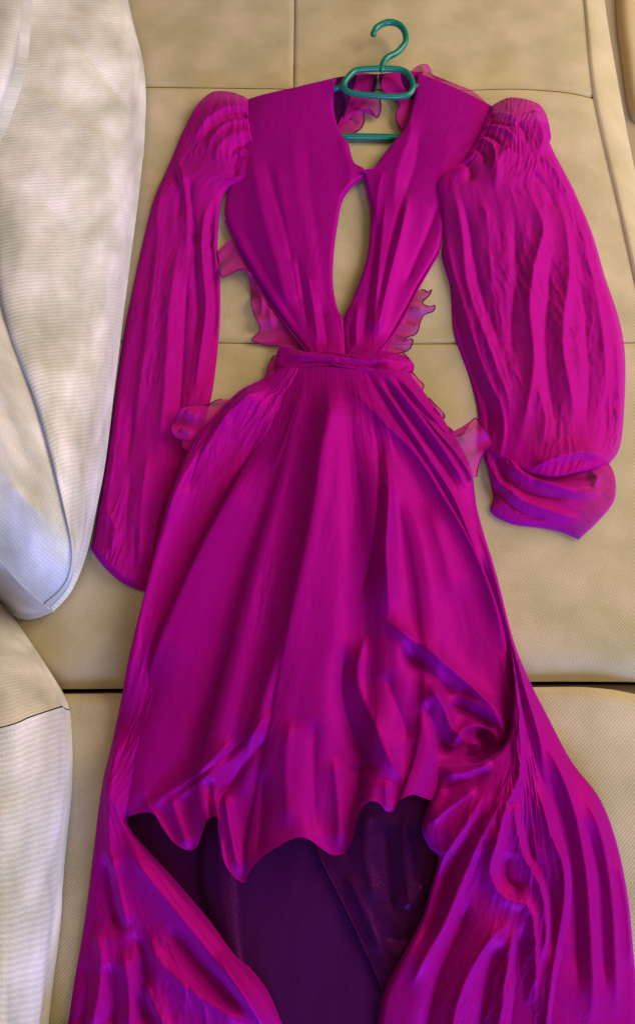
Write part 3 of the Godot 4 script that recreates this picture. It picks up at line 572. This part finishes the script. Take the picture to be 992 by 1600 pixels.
	# front of the skirt with its short waved hem
	var ff := [
		fold(18, 34, 22, [512, 590, 514, 650, 502, 710, 490, 800, 470, 900, 448, 990, 420, 1080, 392, 1180, 374, 1290], 30, 0.12),
		fold(17, 10, 24, [596, 690, 606, 770, 601, 860, 604, 950, 600, 1000], 30, 0.3, 0.3), fold(-5, 12, 8, [588, 680, 590, 780, 578, 870, 560, 950], 30),
		fold(9, 14, 10, [535, 592, 590, 655, 650, 712, 700, 790, 742, 862, 775, 950, 795, 1040], 30),
		fold(6, 26, 20, [665, 780, 690, 860, 712, 950], 30, 0.3, 0.3),
		fold(15, 30, 20, [398, 690, 370, 760, 330, 830, 296, 900, 254, 995, 216, 1085], 28, 0.25, 0.2), fold(3, 9, 9, [470, 610, 448, 680, 424, 740], 28),
		fold(10, 14, 6, [590, 968, 650, 1010, 716, 1058, 770, 1108, 792, 1145], 34), fold(-9, 14, 10, [620, 1010, 680, 1060, 740, 1110], 34),
		fold(9, 12, 12, [572, 985, 558, 1060, 580, 1130, 610, 1195, 640, 1236], 32), fold(-7, 10, 10, [540, 1000, 532, 1080, 555, 1160, 590, 1230], 32), fold(-5, 12, 12, [600, 1050, 620, 1110, 640, 1160], 32),
		fold(8, 7, 7, [664, 1070, 690, 1105, 705, 1140, 735, 1165], 34), fold(-8, 9, 8, [660, 1095, 680, 1140, 700, 1185], 34), fold(8, 8, 8, [690, 1080, 745, 1100, 782, 1130, 790, 1165], 34), fold(-6, 6, 6, [700, 1100, 745, 1116, 772, 1138], 34), fold(-11, 9, 9, [722, 1180, 748, 1180, 762, 1168, 756, 1150, 738, 1150], 34), fold(7, 6, 6, [700, 1178, 722, 1140, 752, 1134, 774, 1150, 772, 1176], 34),
		fold(7, 7, 8, [372, 1150, 335, 1190, 285, 1225, 225, 1268], 30), fold(-6, 6, 6, [400, 1150, 350, 1190, 290, 1235], 30), fold(6, 6, 6, [430, 1105, 385, 1165, 325, 1212, 262, 1258], 30), fold(-6, 7, 7, [418, 1150, 372, 1210, 335, 1260], 30),
		fold(8, 8, 8, [268, 1240, 280, 1280, 298, 1328], 30), fold(-8, 7, 7, [330, 1215, 330, 1250, 335, 1285], 30), fold(8, 7, 8, [352, 1230, 362, 1300, 378, 1372], 30), fold(-6, 8, 8, [412, 1200, 410, 1270, 402, 1345], 30),
		fold(5, 12, 12, [455, 1120, 448, 1200, 452, 1300], 30), fold(-5, 10, 10, [490, 1120, 490, 1220, 492, 1310], 30), fold(6, 9, 9, [520, 1180, 528, 1260, 530, 1330], 30), fold(-6, 8, 8, [560, 1190, 562, 1240, 570, 1260], 30), fold(5, 6, 6, [600, 1220, 602, 1268], 30)]
	var hp := [200, 1277, 26, 222, 1270, 30, 242, 1272, 34, 256, 1294, 34, 276, 1318, 32, 296, 1328, 30, 310, 1322, 32, 319, 1298, 38, 326, 1280, 44, 340, 1276, 46, 350, 1288, 42, 349, 1312, 38, 350, 1338, 34, 362, 1362, 30, 383, 1379, 28, 392, 1362, 34, 410, 1340, 40, 436, 1322, 44, 462, 1309, 46, 482, 1310, 44, 502, 1324, 36, 520, 1335, 32, 538, 1332, 32, 550, 1314, 38, 556, 1288, 42, 566, 1262, 44, 580, 1252, 44, 594, 1256, 40, 604, 1268, 36, 616, 1266, 36, 626, 1250, 40, 644, 1242, 38, 660, 1246, 29, 690, 1256, 20, 740, 1262, 16, 776, 1262, 14]
	var f := part("front_skirt", sheet([440, 578, 16, 500, 576, 22, 560, 582, 22, 600, 586, 18], hp,
		[440, 578, 16, 425, 630, 19, 398, 690, 20, 350, 785, 20, 300, 880, 20, 255, 980, 19, 215, 1085, 19, 186, 1175, 19, 180, 1235, 21, 200, 1277, 26],
		[600, 586, 18, 652, 690, 20, 706, 785, 20, 750, 870, 20, 784, 960, 20, 806, 1050, 20, 812, 1130, 20, 805, 1200, 18, 776, 1262, 20],
		{"nu": 230, "nv": 300, "folds": ff, "gain": 0.95, "puff": 6.0, "fine": [0.9, 16, 4], "crease": [0.5, 34, 8], "round": [10, 10, 0, 0], "drop": 5.0, "keep": [6, 6, 6, 0]}), M.overlay, t)
	part("under_skirt", sheet([445, 584, 13, 520, 584, 14, 596, 590, 13], [246, 966, 13, 286, 958, 14, 345, 978, 14, 405, 1002, 14, 560, 1010, 14, 690, 1000, 14, 775, 960, 13], [445, 584, 13, 400, 700, 13, 330, 830, 13, 246, 966, 13], [596, 590, 13, 690, 770, 13, 775, 960, 13], {"nu": 80, "nv": 80}), M.silk, t)
	var hc := curve(hp, 230)
	# right drape: the gathered front edge that turns over at the curl and runs down the side
	var df := [
		fold(10, 10, 8, [784, 960, 801, 1050, 812, 1150, 808, 1216, 786, 1262, 768, 1330, 752, 1400], 40), fold(9, 9, 9, [762, 1232, 720, 1296, 684, 1360, 658, 1440, 624, 1506, 600, 1550], 38), fold(-8, 8, 8, [770, 1250, 734, 1300, 702, 1370, 676, 1444, 645, 1500], 36), fold(9, 9, 9, [780, 1246, 748, 1306, 720, 1380, 694, 1444, 664, 1500, 640, 1560], 36),
		fold(7, 8, 6, [786, 1280, 762, 1335, 768, 1380, 792, 1406, 826, 1420, 836, 1500, 838, 1600], 34), fold(-6, 8, 8, [790, 1330, 792, 1374, 818, 1396], 32), fold(8, 8, 7, [796, 1256, 812, 1330, 842, 1385, 852, 1450, 850, 1520], 34, 0.05), fold(-7, 7, 7, [815, 1250, 830, 1330, 858, 1382, 866, 1440, 860, 1520], 32),
		fold(9, 9, 7, [832, 1200, 854, 1294, 876, 1348, 880, 1402, 872, 1464, 858, 1546, 852, 1640], 32, 0.2, 0.02), fold(-7, 8, 8, [810, 1440, 812, 1520, 806, 1640], 30, 0.2, 0.02),
		fold(7, 8, 8, [800, 1440, 768, 1462, 736, 1510, 716, 1560, 700, 1640], 32, 0.2, 0.02), fold(-7, 8, 8, [735, 1400, 716, 1460, 686, 1530, 664, 1640], 30, 0.2, 0.02), fold(-7, 8, 8, [786, 1470, 764, 1520, 750, 1640], 30, 0.2, 0.02), fold(6, 7, 7, [806, 1440, 790, 1510, 778, 1640], 30, 0.2, 0.02),
		fold(6, 7, 7, [690, 1210, 730, 1206, 770, 1190], 42), fold(-5, 5, 5, [685, 1236, 725, 1226, 770, 1200], 40), fold(5, 6, 6, [668, 1290, 700, 1262, 745, 1230], 40)]
	part("skirt_drape", sheet([676, 1191, 31, 705, 1195, 33, 745, 1192, 34, 780, 1172, 34, 795, 1145, 31, 798, 1110, 27, 799, 1070, 23, 793, 1010, 16, 780, 940, 5], [586, 1640, 10, 700, 1640, 16, 800, 1640, 16, 870, 1640, 14],
		[676, 1191, 31, 682, 1228, 33, 668, 1262, 34, 660, 1296, 33, 671, 1324, 28, 684, 1342, 24, 672, 1390, 20, 657, 1440, 18, 622, 1506, 16, 598, 1560, 14, 586, 1640, 10],
		[780, 940, 5, 800, 1020, 10, 818, 1100, 14, 838, 1180, 22, 868, 1270, 22, 892, 1350, 22, 894, 1430, 20, 880, 1530, 18, 870, 1640, 14],
		{"nu": 140, "nv": 220, "folds": df, "gain": 0.95, "puff": 6.0, "fine": [1.8, 44, 4], "crease": [1.8, 45, 10], "round": [6, 14, 5, 0], "drop": 8.0}), M.silk, t)
